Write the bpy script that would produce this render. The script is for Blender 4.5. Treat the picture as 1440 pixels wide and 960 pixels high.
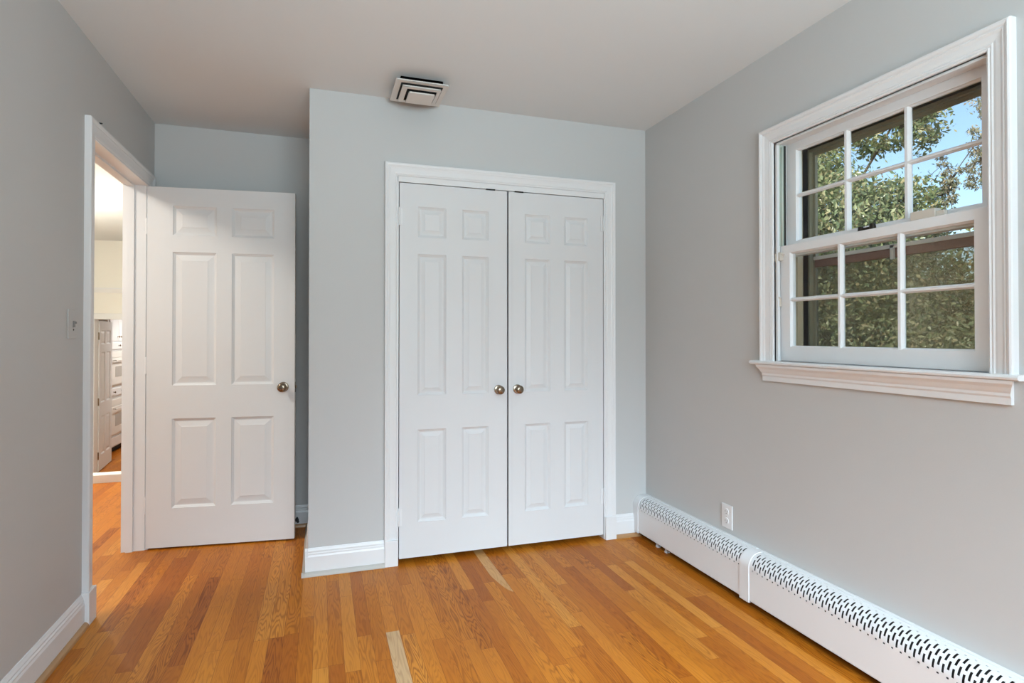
import bpy, bmesh, math, random
import numpy as np
from mathutils import Vector, Matrix
for o in list(bpy.data.objects): bpy.data.objects.remove(o)
SC = bpy.context.scene; COL = SC.collection
R = math.radians

# ---------------------------------------------------------------- camera
cd = bpy.data.cameras.new('camera'); cam = bpy.data.objects.new('camera', cd); COL.objects.link(cam)
cd.sensor_width = 36; cd.lens = 808.2/1440*36; cd.shift_y = -15.22/1440; cd.clip_start = .02; cd.clip_end = 500
cam.location = (0, 0, 1.2234); cam.rotation_euler = (R(90)+.009, 0, -.3196)
SC.camera = cam
# ---------------------------------------------------------------- world, sun, exposure
W = bpy.data.worlds.new('sky'); SC.world = W; W.use_nodes = True
wn = W.node_tree.nodes; wl = W.node_tree.links; wn.clear()
sky = wn.new('ShaderNodeTexSky'); sky.sky_type = 'NISHITA'; sky.sun_disc = False
sky.sun_elevation = R(42); sky.sun_rotation = R(-70); sky.air_density = 1.0; sky.dust_density = 1.3; sky.ozone_density = 2.0
bg = wn.new('ShaderNodeBackground'); bg.inputs[1].default_value = .31
wo = wn.new('ShaderNodeOutputWorld'); wl.new(sky.outputs[0], bg.inputs[0]); wl.new(bg.outputs[0], wo.inputs[0])
SC.view_settings.view_transform = 'Standard'; SC.view_settings.look = 'None'
SC.view_settings.exposure = 0.10; SC.view_settings.gamma = 1.0; SC.view_settings.use_curve_mapping = False

def light(name, typ, loc, rot, energy, col=(1, 1, 1), **k):
    l = bpy.data.lights.new(name, typ); l.energy = energy; l.color = col
    for a, b in k.items(): setattr(l, a, b)
    o = bpy.data.objects.new(name, l); COL.objects.link(o); o.location = loc; o.rotation_euler = rot; return o
# sun comes over the house from behind and left, onto the garden
light('sun', 'SUN', (0, 0, 8), Vector((.80, .42, -.62)).to_track_quat('-Z', 'Y').to_euler(), 5.5, (1, .95, .86), angle=R(2))
# fill lights added behind the camera to brighten walls, floor and ceiling
light('rear_fill_wide', 'AREA', (.50, -1.34, 1.55), Vector((.10, 1, -.55)).to_track_quat('-Z', 'Y').to_euler(), 8.5, (.72, .885, 1), shape='RECTANGLE', size=1.5, size_y=1.25, spread=R(150))
light('rear_fill_beam', 'AREA', (.50, -1.33, 1.6), Vector((.17, 1, -.72)).to_track_quat('-Z', 'Y').to_euler(), 37, (.72, .88, 1), shape='RECTANGLE', size=1.5, size_y=1.1, spread=R(66))  # added beam, aimed low at the floor and lower closet wall
light('rear_fill_ceiling', 'AREA', (.50, -1.38, 1.35), Vector((.05, 1, 1.0)).to_track_quat('-Z', 'Y').to_euler(), 62, (.74, .92, 1.0), shape='RECTANGLE', size=1.5, size_y=.9, spread=R(110))  # added fill, tilted up to lift the ceiling
# hall and kitchen ceiling lamps, plus an unseen stair fill added to brighten the hall
light('hall_lamp', 'AREA', (-1.75, 2.75, 2.40), (0, 0, 0), 30, (1, .94, .84), shape='DISK', size=.5)
light('hall_stair_fill', 'POINT', (-2.6, 6.0, 1.65), (0, 0, 0), 82, (1, .99, .88), shadow_soft_size=.12)
light('kitchen_lamp', 'AREA', (-2.2, 10.8, 1.74), (0, 0, 0), 30, (1, .97, .92), shape='DISK', size=.5)

# ---------------------------------------------------------------- constants (metres)
XL, XR, YC, YA, XB, H = -.957, 1.9095, 3.1286, 3.9455, -.063, 2.5
XLo, XRo, YR = -1.07, 2.10, -1.2          # outer faces of the left/right wall, rear wall face
DT = 2.085                                # hall doorway top

# ---------------------------------------------------------------- materials
def mat(name, col=(.8, .8, .8), rough=.5, metal=0, spec=.5, bump=None, **k):
    m = bpy.data.materials.new(name); m.use_nodes = True
    n = m.node_tree.nodes; l = m.node_tree.links; b = n['Principled BSDF']
    b.inputs['Base Color'].default_value = (*col, 1); b.inputs['Roughness'].default_value = rough
    b.inputs['Metallic'].default_value = metal; b.inputs['Specular IOR Level'].default_value = spec
    if bump:
        t = n.new('ShaderNodeTexNoise'); t.inputs['Scale'].default_value = bump[0]; t.inputs['Detail'].default_value = 4
        tc = n.new('ShaderNodeTexCoord'); l.new(tc.outputs['Object'], t.inputs['Vector'])
        bp = n.new('ShaderNodeBump'); bp.inputs['Strength'].default_value = bump[1]; bp.inputs['Distance'].default_value = .002
        l.new(t.outputs['Fac'], bp.inputs['Height']); l.new(bp.outputs[0], b.inputs['Normal'])
        mx = n.new('ShaderNodeMix'); mx.data_type = 'RGBA'
        t2 = n.new('ShaderNodeTexNoise'); t2.inputs['Scale'].default_value = 1.7; t2.inputs['Detail'].default_value = 3
        l.new(tc.outputs['Object'], t2.inputs['Vector'])
        mx.inputs[6].default_value = (*[c*.975 for c in col], 1); mx.inputs[7].default_value = (*[min(1, c*1.02) for c in col], 1)
        l.new(t2.outputs['Fac'], mx.inputs[0]); l.new(mx.outputs[2], b.inputs['Base Color'])
    return m
M_wall = mat('grey_wall_paint', (.565, .568, .560), .6, bump=(260, .12))
M_ceil = mat('ceiling_paint', (.735, .76, .765), .85, bump=(200, .15))
M_trim = mat('white_trim_paint', (.79, .795, .80), .36, spec=.4, bump=(90, .05))
M_door = mat('white_door_paint', (.725, .73, .735), .42, spec=.35, bump=(120, .10))
M_heat = mat('white_enamel', (.80, .81, .82), .36, spec=.4, bump=(60, .04))
M_hall = mat('cream_hall_paint', (.84, .82, .76), .7, bump=(200, .1))
M_dark = mat('dark_interior', (.03, .03, .03), .9)
M_duct = mat('dark_duct', (.02, .018, .016), .7)
M_brass = mat('antique_brass', (.27, .215, .16), .25, 1)
M_bronze = mat('dark_bronze', (.03, .025, .02), .4, .8)
M_plast = mat('almond_plastic', (.60, .55, .48), .4)
M_vplas = mat('vent_plastic', (.72, .69, .65), .45)
M_outl = mat('white_plastic', (.80, .80, .80), .3)
M_track = mat('aged_metal_track', (.50, .57, .50), .45, 0, bump=(40, .4))
M_brown = mat('brown_exterior_wood', (.56, .37, .20), .55, bump=(30, .5))
M_tan = mat('tan_blind_stop', (.55, .42, .27), .5, bump=(30, .3))
M_storm = mat('olive_storm_frame', (.27, .235, .15), .5, 0)
M_stormr = mat('rust_storm_rail', (.20, .095, .06), .5)
M_shoe = mat('pale_shoe_moulding', (.52, .50, .46), .5, bump=(40, .3))
M_black = mat('black_rubber', (.02, .02, .02), .6)
M_oven = mat('white_oven_enamel', (.78, .76, .72), .3)
M_ovglass = mat('grey_oven_glass', (.42, .40, .37), .15)
M_bark = mat('bark', (.10, .075, .05), .9, bump=(20, 1))

def glass_mat(name, tint=(1, 1, 1)):
    m = bpy.data.materials.new(name); m.use_nodes = True; n = m.node_tree.nodes; l = m.node_tree.links; n.clear()
    o = n.new('ShaderNodeOutputMaterial'); t = n.new('ShaderNodeBsdfTransparent'); t.inputs[0].default_value = (*tint, 1)
    g = n.new('ShaderNodeBsdfGlossy'); g.inputs['Roughness'].default_value = .02; f = n.new('ShaderNodeMath'); f.operation = 'MULTIPLY_ADD'; lw = n.new('ShaderNodeLayerWeight'); lw.inputs[0].default_value = .5
    pw = n.new('ShaderNodeMath'); pw.operation = 'POWER'; pw.inputs[1].default_value = 5; l.new(lw.outputs['Facing'], pw.inputs[0]); l.new(pw.outputs[0], f.inputs[0]); f.inputs[1].default_value = .47; f.inputs[2].default_value = .02
    mx = n.new('ShaderNodeMixShader'); l.new(f.outputs[0], mx.inputs[0]); l.new(t.outputs[0], mx.inputs[1]); l.new(g.outputs[0], mx.inputs[2]); l.new(mx.outputs[0], o.inputs[0])
    return m
M_glass = glass_mat('window_glass', (.97, .985, .97))
def screen_mat():
    m = bpy.data.materials.new('insect_screen_mesh'); m.use_nodes = True; n = m.node_tree.nodes; l = m.node_tree.links; n.clear()
    o = n.new('ShaderNodeOutputMaterial'); t = n.new('ShaderNodeBsdfTransparent'); d = n.new('ShaderNodeBsdfDiffuse'); d.inputs[0].default_value = (.21, .175, .10, 1)
    mx = n.new('ShaderNodeMixShader'); mx.inputs[0].default_value = .42; l.new(t.outputs[0], mx.inputs[1]); l.new(d.outputs[0], mx.inputs[2]); l.new(mx.outputs[0], o.inputs[0])
    return m
M_screen = screen_mat()

def N(nt, typ, op=None, *ins, **k):
    n = nt.nodes.new(typ)
    if op: n.operation = op
    for a, b in k.items(): setattr(n, a, b)
    for i, v in enumerate(ins):
        if v is None: continue
        if isinstance(v, bpy.types.NodeSocket): nt.links.new(v, n.inputs[i])
        else: n.inputs[i].default_value = v
    return n
BW = .0566; PHX = .2535
def wood_floor(name):
    m = bpy.data.materials.new(name); m.use_nodes = True; nt = m.node_tree; b = nt.nodes['Principled BSDF']
    M = lambda op, *a: N(nt, 'ShaderNodeMath', op, *a).outputs[0]
    geo = nt.nodes.new('ShaderNodeNewGeometry'); sep = N(nt, 'ShaderNodeSeparateXYZ', None, geo.outputs['Position'])
    X, Y = sep.outputs[0], sep.outputs[1]
    u = M('DIVIDE', M('SUBTRACT', X, PHX), BW); row = M('FLOOR', u); fu = M('FRACT', u)
    wn1 = N(nt, 'ShaderNodeTexWhiteNoise', noise_dimensions='1D'); nt.links.new(row, wn1.inputs['W'])
    L = M('ADD', M('MULTIPLY', wn1.outputs['Value'], .5), .62)
    v = M('ADD', M('DIVIDE', Y, L), M('MULTIPLY', wn1.outputs['Value'], 17.3))
    seg = M('FLOOR', v); fv = M('FRACT', v)
    wv = N(nt, 'ShaderNodeCombineXYZ', None, row, seg, 3.0)
    w2 = N(nt, 'ShaderNodeTexWhiteNoise', noise_dimensions='3D'); nt.links.new(wv.outputs[0], w2.inputs['Vector'])
    rnd = w2.outputs['Value']; rc = N(nt, 'ShaderNodeSeparateColor', None, w2.outputs['Color'])
    ramp = nt.nodes.new('ShaderNodeValToRGB'); cr = ramp.color_ramp
    cols = [(0, (.37, .098, .007)), (.15, (.45, .132, .009)), (.5, (.515, .166, .012)), (.85, (.58, .200, .018)), (1, (.65, .262, .038))]
    cr.elements[0].position = 0; cr.elements[0].color = (*cols[0][1], 1); cr.elements[1].position = 1; cr.elements[1].color = (*cols[-1][1], 1)
    for p, c in cols[1:-1]: e = cr.elements.new(p); e.color = (*c, 1)
    nt.links.new(rnd, ramp.inputs[0])
    # cathedral grain: warped bands stretched along the board
    off = M('MULTIPLY', rnd, 40.0); off2 = M('MULTIPLY', rc.outputs[0], 23.0)
    gv = N(nt, 'ShaderNodeCombineXYZ', None, M('ADD', M('MULTIPLY', X, 10.0), off), M('ADD', M('MULTIPLY', Y, .85), off2), 0.0)
    g1 = N(nt, 'ShaderNodeTexNoise'); nt.links.new(gv.outputs[0], g1.inputs['Vector']); g1.inputs['Scale'].default_value = 1.6; g1.inputs['Detail'].default_value = 2
    bands = M('MULTIPLY', g1.outputs['Fac'], 22.0); sb = M('ADD', M('MULTIPLY', M('SINE', M('MULTIPLY', bands, 6.28)), .5), .5)
    sb = M('POWER', sb, 2.2)
    # only some boards show the strong figure
    amt = M('ADD', M('MULTIPLY', M('POWER', rc.outputs[1], 2.2), .36), .15)
    fv2 = N(nt, 'ShaderNodeCombineXYZ', None, M('MULTIPLY', X, 420.0), M('ADD', M('MULTIPLY', Y, 9.0), off), 0.0)
    g2 = N(nt, 'ShaderNodeTexNoise'); nt.links.new(fv2.outputs[0], g2.inputs['Vector']); g2.inputs['Scale'].default_value = 1.0; g2.inputs['Detail'].default_value = 3
    lv = N(nt, 'ShaderNodeCombineXYZ', None, M('MULTIPLY', X, 3.0), M('MULTIPLY', Y, 1.2), 0.0)
    g3 = N(nt, 'ShaderNodeTexNoise'); nt.links.new(lv.outputs[0], g3.inputs['Vector']); g3.inputs['Scale'].default_value = 1.3
    f = M('SUBTRACT', 1.0, M('MULTIPLY', sb, amt))
    f = M('MULTIPLY', f, M('ADD', .86, M('MULTIPLY', g2.outputs['Fac'], .28)))
    f = M('MULTIPLY', f, M('ADD', .80, M('MULTIPLY', g3.outputs['Fac'], .40)))
    # seams
    edge = M('MINIMUM', fu, M('SUBTRACT', 1.0, fu)); s1 = M('GREATER_THAN', edge, .013)
    ev = M('MULTIPLY', M('MINIMUM', fv, M('SUBTRACT', 1.0, fv)), L); s2 = M('GREATER_THAN', ev, .0008)
    seam = M('MULTIPLY', s1, s2); f = M('MULTIPLY', f, M('ADD', .52, M('MULTIPLY', seam, .48)))
    # one pale replacement board, and a few streaks of sapwood
    def box(x0, x1, y0, y1): return M('MULTIPLY', M('MULTIPLY', M('GREATER_THAN', X, x0), M('LESS_THAN', X, x1)), M('MULTIPLY', M('GREATER_THAN', Y, y0), M('LESS_THAN', Y, y1)))
    pale = N(nt, 'ShaderNodeMix', None, data_type='RGBA'); nt.links.new(box(PHX+.001, PHX+BW-.002, 1.45, 2.425), pale.inputs[0]); nt.links.new(ramp.outputs[0], pale.inputs[6]); pale.inputs[7].default_value = (.60, .385, .20, 1)
    sap = N(nt, 'ShaderNodeMix', None, data_type='RGBA')
    sx = PHX+BW*10
    curve = M('GREATER_THAN', M('SUBTRACT', Y, 2.62), M('MULTIPLY', M('POWER', M('DIVIDE', M('SUBTRACT', sx+BW, X), BW), 2.0), .22))
    nt.links.new(M('MULTIPLY', M('MULTIPLY', box(sx+.001, sx+BW-.001, 2.6, 3.6), curve), .75), sap.inputs[0]); nt.links.new(pale.outputs[2], sap.inputs[6]); sap.inputs[7].default_value = (.62, .36, .15, 1)
    mul = N(nt, 'ShaderNodeMix', None, data_type='RGBA', blend_type='MULTIPLY'); mul.inputs[0].default_value = 1
    fc = N(nt, 'ShaderNodeCombineColor', None, M('POWER', f, .9), M('POWER', f, 1.15), M('POWER', f, 1.3))
    nt.links.new(sap.outputs[2], mul.inputs[6]); nt.links.new(fc.outputs[0], mul.inputs[7]); nt.links.new(mul.outputs[2], b.inputs['Base Color'])
    nt.links.new(M('ADD', .30, M('MULTIPLY', g3.outputs['Fac'], .16)), b.inputs['Roughness']); b.inputs['Specular IOR Level'].default_value = .16
    bp = nt.nodes.new('ShaderNodeBump'); bp.inputs['Strength'].default_value = .35; bp.inputs['Distance'].default_value = .001
    nt.links.new(M('ADD', M('MULTIPLY', seam, 1.0), M('MULTIPLY', g2.outputs['Fac'], .12)), bp.inputs['Height']); nt.links.new(bp.outputs[0], b.inputs['Normal'])
    return m
M_floor = wood_floor('oak_strip_floor')
def wood(name, a, c, s=(60, 6)):
    m = bpy.data.materials.new(name); m.use_nodes = True; nt = m.node_tree; b = nt.nodes['Principled BSDF']
    tc = nt.nodes.new('ShaderNodeTexCoord'); mp = nt.nodes.new('ShaderNodeMapping'); mp.inputs['Scale'].default_value = (s[1], s[1], s[0])
    t = nt.nodes.new('ShaderNodeTexNoise'); t.inputs['Scale'].default_value = 1; t.inputs['Detail'].default_value = 4
    nt.links.new(tc.outputs['Object'], mp.inputs[0]); nt.links.new(mp.outputs[0], t.inputs[0])
    mx = N(nt, 'ShaderNodeMix', None, data_type='RGBA'); nt.links.new(t.outputs['Fac'], mx.inputs[0]); mx.inputs[6].default_value = (*a, 1); mx.inputs[7].default_value = (*c, 1)
    nt.links.new(mx.outputs[2], b.inputs['Base Color']); b.inputs['Roughness'].default_value = .35; return m
M_shoew = wood('stained_shoe_wood', (.36, .19, .08), (.52, .30, .14))

# ---------------------------------------------------------------- mesh helpers (world coordinates)
def wpos(o):
    p = Vector((0, 0, 0))
    while o: p += o.location; o = o.parent
    return p
def bm_new(): return bmesh.new()
def box(bm, x0, x1, y0, y1, z0, z1, bev=0):
    vs = [bm.verts.new((x, y, z)) for x in (x0, x1) for y in (y0, y1) for z in (z0, z1)]
    fs = [bm.faces.new([vs[i] for i in q]) for q in ((0, 1, 3, 2), (4, 6, 7, 5), (0, 4, 5, 1), (2, 3, 7, 6), (0, 2, 6, 4), (1, 5, 7, 3))]
    if bev:
        es = list({e for f in fs for e in f.edges}); bmesh.ops.bevel(bm, geom=es, offset=bev, segments=2, affect='EDGES', profile=.6)
    return vs
def prism(bm, prof, fn, t0, t1):
    """closed 2-D profile swept from t0 to t1; fn(a, b, t) gives the point"""
    A = [bm.verts.new(fn(a, b, t0)) for a, b in prof]; B = [bm.verts.new(fn(a, b, t1)) for a, b in prof]
    n = len(prof)
    for i in range(n): bm.faces.new((A[i], A[(i+1) % n], B[(i+1) % n], B[i]))
    bm.faces.new(A[::-1]); bm.faces.new(B)
def sweepU(bm, prof, fn, a0, a1, z0, z1, closed=False):
    """casing: profile (offset outward, proud) around the opening a0..a1, z0..z1; fn(a, z, d)"""
    rings = []
    for t, d in prof:
        if closed: P = [(a0-t, z0-t), (a0-t, z1+t), (a1+t, z1+t), (a1+t, z0-t)]
        else: P = [(a0-t, z0), (a0-t, z1+t), (a1+t, z1+t), (a1+t, z0)]
        rings.append([bm.verts.new(fn(a, z, d)) for a, z in P])
    n = len(prof); K = 4 if closed else 3
    for i in range(n):
        for k in range(K): bm.faces.new((rings[i][k], rings[(i+1) % n][k], rings[(i+1) % n][(k+1) % 4], rings[i][(k+1) % 4]))
    if not closed:
        bm.faces.new([r[0] for r in rings]); bm.faces.new([r[3] for r in rings][::-1])
def cyl(bm, c, axis, r0, r1, L, n=24, cap=True):
    c = Vector(c); ax = Vector(axis).normalized(); q = ax.to_track_quat('Z', 'Y')
    A = [bm.verts.new(c+q @ Vector((r0*math.cos(2*math.pi*i/n), r0*math.sin(2*math.pi*i/n), 0))) for i in range(n)]
    B = [bm.verts.new(c+q @ Vector((r1*math.cos(2*math.pi*i/n), r1*math.sin(2*math.pi*i/n), L))) for i in range(n)]
    for i in range(n): bm.faces.new((A[i], A[(i+1) % n], B[(i+1) % n], B[i]))
    if cap: bm.faces.new(A[::-1]); bm.faces.new(B)
def lathe(bm, c, axis, prof, n=28):
    c = Vector(c); q = Vector(axis).normalized().to_track_quat('Z', 'Y'); prev = None
    for r, z in prof:
        ring = [bm.verts.new(c+q @ Vector((max(r, 1e-4)*math.cos(2*math.pi*i/n), max(r, 1e-4)*math.sin(2*math.pi*i/n), z))) for i in range(n)]
        if prev:
            for i in range(n): bm.faces.new((prev[i], prev[(i+1) % n], ring[(i+1) % n], ring[i]))
        else: bm.faces.new(ring[::-1])
        prev = ring
    bm.faces.new(prev)
def obj(name, bm, m, parent=None, smooth=False, loc=None, label=None):
    bmesh.ops.recalc_face_normals(bm, faces=bm.faces)
    if parent is None:
        if loc is None:
            xs = [v.co for v in bm.verts]; lo = [min(c[i] for c in xs) for i in range(3)]; hi = [max(c[i] for c in xs) for i in range(3)]
            loc = ((lo[0]+hi[0])/2, (lo[1]+hi[1])/2, lo[2])
        base = Vector(loc)
    else: base = wpos(parent)
    bmesh.ops.translate(bm, verts=bm.verts, vec=-base)
    me = bpy.data.meshes.new(name); bm.to_mesh(me); bm.free(); me.materials.append(m)
    if smooth:
        for p in me.polygons: p.use_smooth = True
    o = bpy.data.objects.new(name, me); COL.objects.link(o)
    if parent is None: o.location = base
    else: o.parent = parent
    if smooth == 'auto':
        md = o.modifiers.new('edges', 'EDGE_SPLIT'); md.split_angle = R(35)
    if label: o['label'] = label
    return o
def tag(o, label, cat, group=None, kind=None):
    o['label'] = label; o['category'] = cat
    if group: o['group'] = group
    if kind: o['kind'] = kind
    return o
def S(o, label, cat): return tag(o, label, cat, kind='structure')
def empty(name, loc, label, cat, group=None, kind=None):
    o = bpy.data.objects.new(name, None); COL.objects.link(o); o.location = loc; o.empty_display_size = .1
    return tag(o, label, cat, group, kind)

# ================================================================= ROOM SHELL
bm = bm_new(); box(bm, -3.2, XRo, YR-.12, 5.62, -.2, 0); S(obj('floor', bm, M_floor), 'honey-stained oak strip floor with one pale replacement board', 'floor')
bm = bm_new(); box(bm, -3.2, XRo+.1, YR-.12, 9.12, H, H+.15); S(obj('ceiling', bm, M_ceil), 'flat off-white painted ceiling', 'ceiling')
# left wall with the hall doorway
DY0, DY1 = 2.955, 3.782
bm = bm_new(); box(bm, XLo, XL, YR, DY0-.018, 0, H); box(bm, XLo, XL, DY0-.018, DY1+.018, DT+.018, H); box(bm, XLo, XL, DY1+.018, YA, 0, H)
S(obj('wall_left', bm, M_wall), 'grey painted wall on the left holding the hall doorway', 'wall')
# back wall of the door alcove (and behind the closet)
bm = bm_new(); box(bm, XLo, XRo, YA, YA+.11, 0, H); S(obj('wall_back', bm, M_wall), 'grey wall at the back of the alcove behind the open door', 'wall')
# closet block: front wall with the door opening and left flank
CL, CR, CT = .392, 1.615, 2.053
bm = bm_new()
box(bm, XB, CL-.012, YC, YC+.11, 0, H); box(bm, CR+.012, XR, YC, YC+.11, 0, H); box(bm, CL-.012, CR+.012, YC, YC+.11, CT+.004, H)
box(bm, XB, XB+.11, YC+.11, YA, 0, H)
S(obj('wall_closet', bm, M_wall), 'grey closet wall jutting into the room around the white double doors', 'wall')
# right wall with the window opening
WY0, WY1, WZ0, WZ1 = 1.185, 2.052, 1.105, 2.078
bm = bm_new()
box(bm, XR, XRo, YR, WY0-.02, 0, H); box(bm, XR, XRo, WY1+.02, YA+.11, 0, H)
box(bm, XR, XRo, WY0-.02, WY1+.02, 0, WZ0-.02); box(bm, XR, XRo, WY0-.02, WY1+.02, WZ1+.02, H)
S(obj('wall_right', bm, M_wall), 'grey wall on the right with the window and baseboard heater', 'wall')
# rear wall behind the camera, with a window added for the fill lights
bm = bm_new(); bx0, bx1, bz0, bz1 = -.30, 1.30, .85, 2.15
box(bm, XLo, bx0, YR-.12, YR, 0, H); box(bm, bx1, XRo, YR-.12, YR, 0, H); box(bm, bx0, bx1, YR-.12, YR, 0, bz0); box(bm, bx0, bx1, YR-.12, YR, bz1, H)
S(obj('wall_rear', bm, M_wall), 'grey wall behind the viewpoint with an added wide window', 'wall')
bm = bm_new(); sweepU(bm, [(0, 0), (0, .02), (.07, .02), (.07, 0)], lambda a, z, d: (a, YR+d, z), bx0, bx1, bz0, bz1, True)
box(bm, (bx0+bx1)/2-.02, (bx0+bx1)/2+.02, YR-.07, YR-.03, bz0, bz1)
S(obj('added_rear_window', bm, M_trim), 'wide white-framed window added behind the viewpoint for the fill lights', 'window')

# hall and kitchen shell (seen through the doorway)
bm = bm_new(); box(bm, -3.2, -3.1, YR, 9.0, -.62, H); S(obj('wall_hall', bm, M_hall), 'cream wall on the far side of the hall', 'wall')
bm = bm_new(); box(bm, XLo, XLo+.1, YA+.11, 9.0, -.62, H); S(obj('wall_hall_right', bm, M_hall), 'cream hall wall running on beyond the bedroom', 'wall')
bm = bm_new(); box(bm, -3.2, XLo, YR-.12, YR, 0, H); S(obj('wall_hall_near', bm, M_hall), 'cream hall end wall outside the bedroom', 'wall')
bm = bm_new(); box(bm, -4.6, 0, 5.62+.12, 12.6, -.74, -.62); S(obj('floor_kitchen', bm, M_floor), 'oak strip floor of the lower kitchen level', 'floor')
bm = bm_new(); box(bm, -3.2, XLo, 5.62, 5.74, -.74, .066, .006); S(obj('trim_1', bm, M_trim), 'white curb at the edge of the hall floor', 'trim')
KY, KX0, KX1, KT = 9.0, -2.865, -2.05, 1.444
bm = bm_new(); box(bm, -4.6, KX0-.02, KY, KY+.12, -.62, H); box(bm, KX1+.02, 0, KY, KY+.12, -.62, H); box(bm, KX0-.02, KX1+.02, KY, KY+.12, KT+.02, H)
S(obj('wall_kitchen', bm, M_hall), 'cream wall around the kitchen doorway at the end of the hall', 'wall')
bm = bm_new(); sweepU(bm, [(0, 0), (0, .018), (.075, .022), (.08, 0)], lambda a, z, d: (a, KY-d, z), KX0, KX1, -.62, KT)
box(bm, KX0-.02, KX0, KY, KY+.12, -.62, KT); box(bm, KX1, KX1+.02, KY, KY+.12, -.62, KT); box(bm, KX0-.02, KX1+.02, KY, KY+.12, KT, KT+.02)
kc = S(obj('trim_2', bm, M_trim), 'white casing of the distant kitchen doorway', 'trim')
bm = bm_new(); prism(bm, [(0, 0), (.012, 0), (.02, .02), (.03, .05), (.03, .065), (0, .065)], lambda a, b, t: (t, KY-a, 1.80+b), -3.1, XLo)
S(obj('trim_3', bm, M_trim), 'white rail moulding across the wall above the kitchen doorway', 'trim')
bm = bm_new(); box(bm, -4.6, 0, 12.5, 12.6, -.62, 1.8); S(obj('wall_kitchen_back', bm, M_hall), 'cream kitchen wall farthest away', 'wall')
bm = bm_new(); box(bm, -4.6, -4.5, KY+.12, 12.5, -.62, 1.8); S(obj('wall_kitchen_left', bm, M_hall), 'cream left kitchen wall', 'wall')
bm = bm_new(); box(bm, -.1, 0, KY+.12, 12.5, -.62, 1.8); S(obj('wall_kitchen_right', bm, M_hall), 'cream right kitchen wall', 'wall')
bm = bm_new(); box(bm, -4.6, 0, KY+.12, 12.6, 1.8, 1.9); S(obj('ceiling_kitchen', bm, M_ceil), 'low white kitchen ceiling', 'ceiling')

# ---------------------------------------------------------------- trims
CASING = [(0, 0), (0, .012), (.004, .014), (.008, .012), (.011, .015), (.017, .0165), (.026, .017), (.038, .0185), (.046, .022), (.050, .0215), (.053, .024), (.060, .026), (.066, .025), (.068, .021), (.068, 0)]
def casing(k): return [(t*k/.068, d) for t, d in CASING]
# hall doorway casing + jambs
bm = bm_new(); sweepU(bm, casing(.08), lambda a, z, d: (XL+d, a, z), DY0, DY1+.008, 0, DT-.004)
o = S(obj('trim_4', bm, M_trim), 'white moulded casing around the hall doorway', 'trim')
bm = bm_new()
box(bm, XLo-.004, XL, DY0-.018, DY0, 0, DT, .001); box(bm, XLo-.004, XL, DY1, DY1+.018, 0, DT, .001); box(bm, XLo-.004, XL, DY0-.018, DY1+.018, DT, DT+.018)
obj('door_jamb', bm, M_trim, o)
bm = bm_new(); box(bm, XLo+.02, XLo+.055, DY0, DY0+.011, 0, DT-.011); box(bm, XLo+.02, XLo+.055, DY1-.011, DY1, 0, DT-.011); box(bm, XLo+.02, XLo+.055, DY0, DY1, DT-.011, DT)
obj('door_stop', bm, M_trim, o)
for (u0, u1) in ((DY0-.088, DY0-.002),):
    bm = bm_new(); box(bm, XL, XL+.030, u0, u1, 0, .142, .004); obj('plinth_block', bm, M_trim, o)
# striker plate on the near jamb edge (seen edge-on)
bm = bm_new(); box(bm, XLo+.0, XLo+.03, DY0-.001, DY0+.0012, .88, .95); obj('strike_plate', bm, M_brass, o)
# closet casing
bm = bm_new(); sweepU(bm, [(0, 0)]+[(t+.004, d) for t, d in CASING[1:-1]]+[(.066, 0)], lambda a, z, d: (a, YC-d, z), CL-.003, CR+.003, .13, CT+.028)
o = S(obj('trim_5', bm, M_trim), 'white moulded casing around the closet doors', 'trim')
bm = bm_new(); box(bm, CL-.003, CR+.003, YC-.011, YC+.10, CT, CT+.030); box(bm, CL-.012, CL-.001, YC-.010, YC+.10, 0, CT+.002); box(bm, CR+.001, CR+.012, YC-.010, YC+.10, 0, CT+.002)
obj('door_jamb', bm, M_trim, o)
for (u0, u1) in ((CL-.073, CL-.004), (CR+.004, CR+.075)):
    bm = bm_new(); box(bm, u0, u1, YC-.030, YC, 0, .137, .003); obj('plinth_block', bm, M_trim, o)
for u in (.905, 1.075):
    bm = bm_new(); box(bm, u-.026, u+.026, YC-.012, YC+.03, CT-.006, CT+.001); obj('ball_catch', bm, M_bronze, o)

BASE = [(0, 0), (.014, 0), (.015, .095), (.012, .104), (.0125, .110), (.0085, .116), (.009, .122), (.005, .130), (.003, .136), (0, .137)]
SHOE = [(0, 0), (.017, 0), (.0165, .006), (.0145, .012), (.010, .017), (.0055, .020), (0, .021)]
def baseboard(name, runs, label, shoe_m, shoe_runs=None, shoelab=None):
    bm = bm_new()
    for fn, t0, t1 in runs: prism(bm, BASE, fn, t0, t1)
    o = S(obj(name, bm, M_trim), label, 'baseboard')
    bm = bm_new()
    for fn, t0, t1 in (shoe_runs or runs):
        prism(bm, [(a+.0145 if i not in (0, 6) else .0145, b) for i, (a, b) in enumerate(SHOE)], fn, t0, t1)
    obj('shoe_moulding', bm, shoe_m, o, label=shoelab); return o
fL = lambda a, b, t: (XL+a, t, b); fA = lambda a, b, t: (t, YA-a, b); fC = lambda a, b, t: (t, YC-a, b); fB = lambda a, b, t: (XB-a, t, b); fRr = lambda a, b, t: (t, YR+a, b)
baseboard('baseboard_left', [(fL, YR, DY0-.088)], 'white baseboard along the left wall', M_shoew, shoelab='brown stained wood shoe moulding')
baseboard('baseboard_back', [(fA, XL, XB)], 'white baseboard behind the open door', M_shoew, shoelab='brown stained wood shoe moulding')
baseboard('baseboard_closet_left', [(fC, XB-.0145, CL-.073), (fB, YC-.0145, YA)], 'white baseboard left of the closet doors wrapping the corner', M_shoe, [(fC, XB-.032, CL-.073), (fB, YC-.032, YA)], 'bare greyish shoe moulding')
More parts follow.
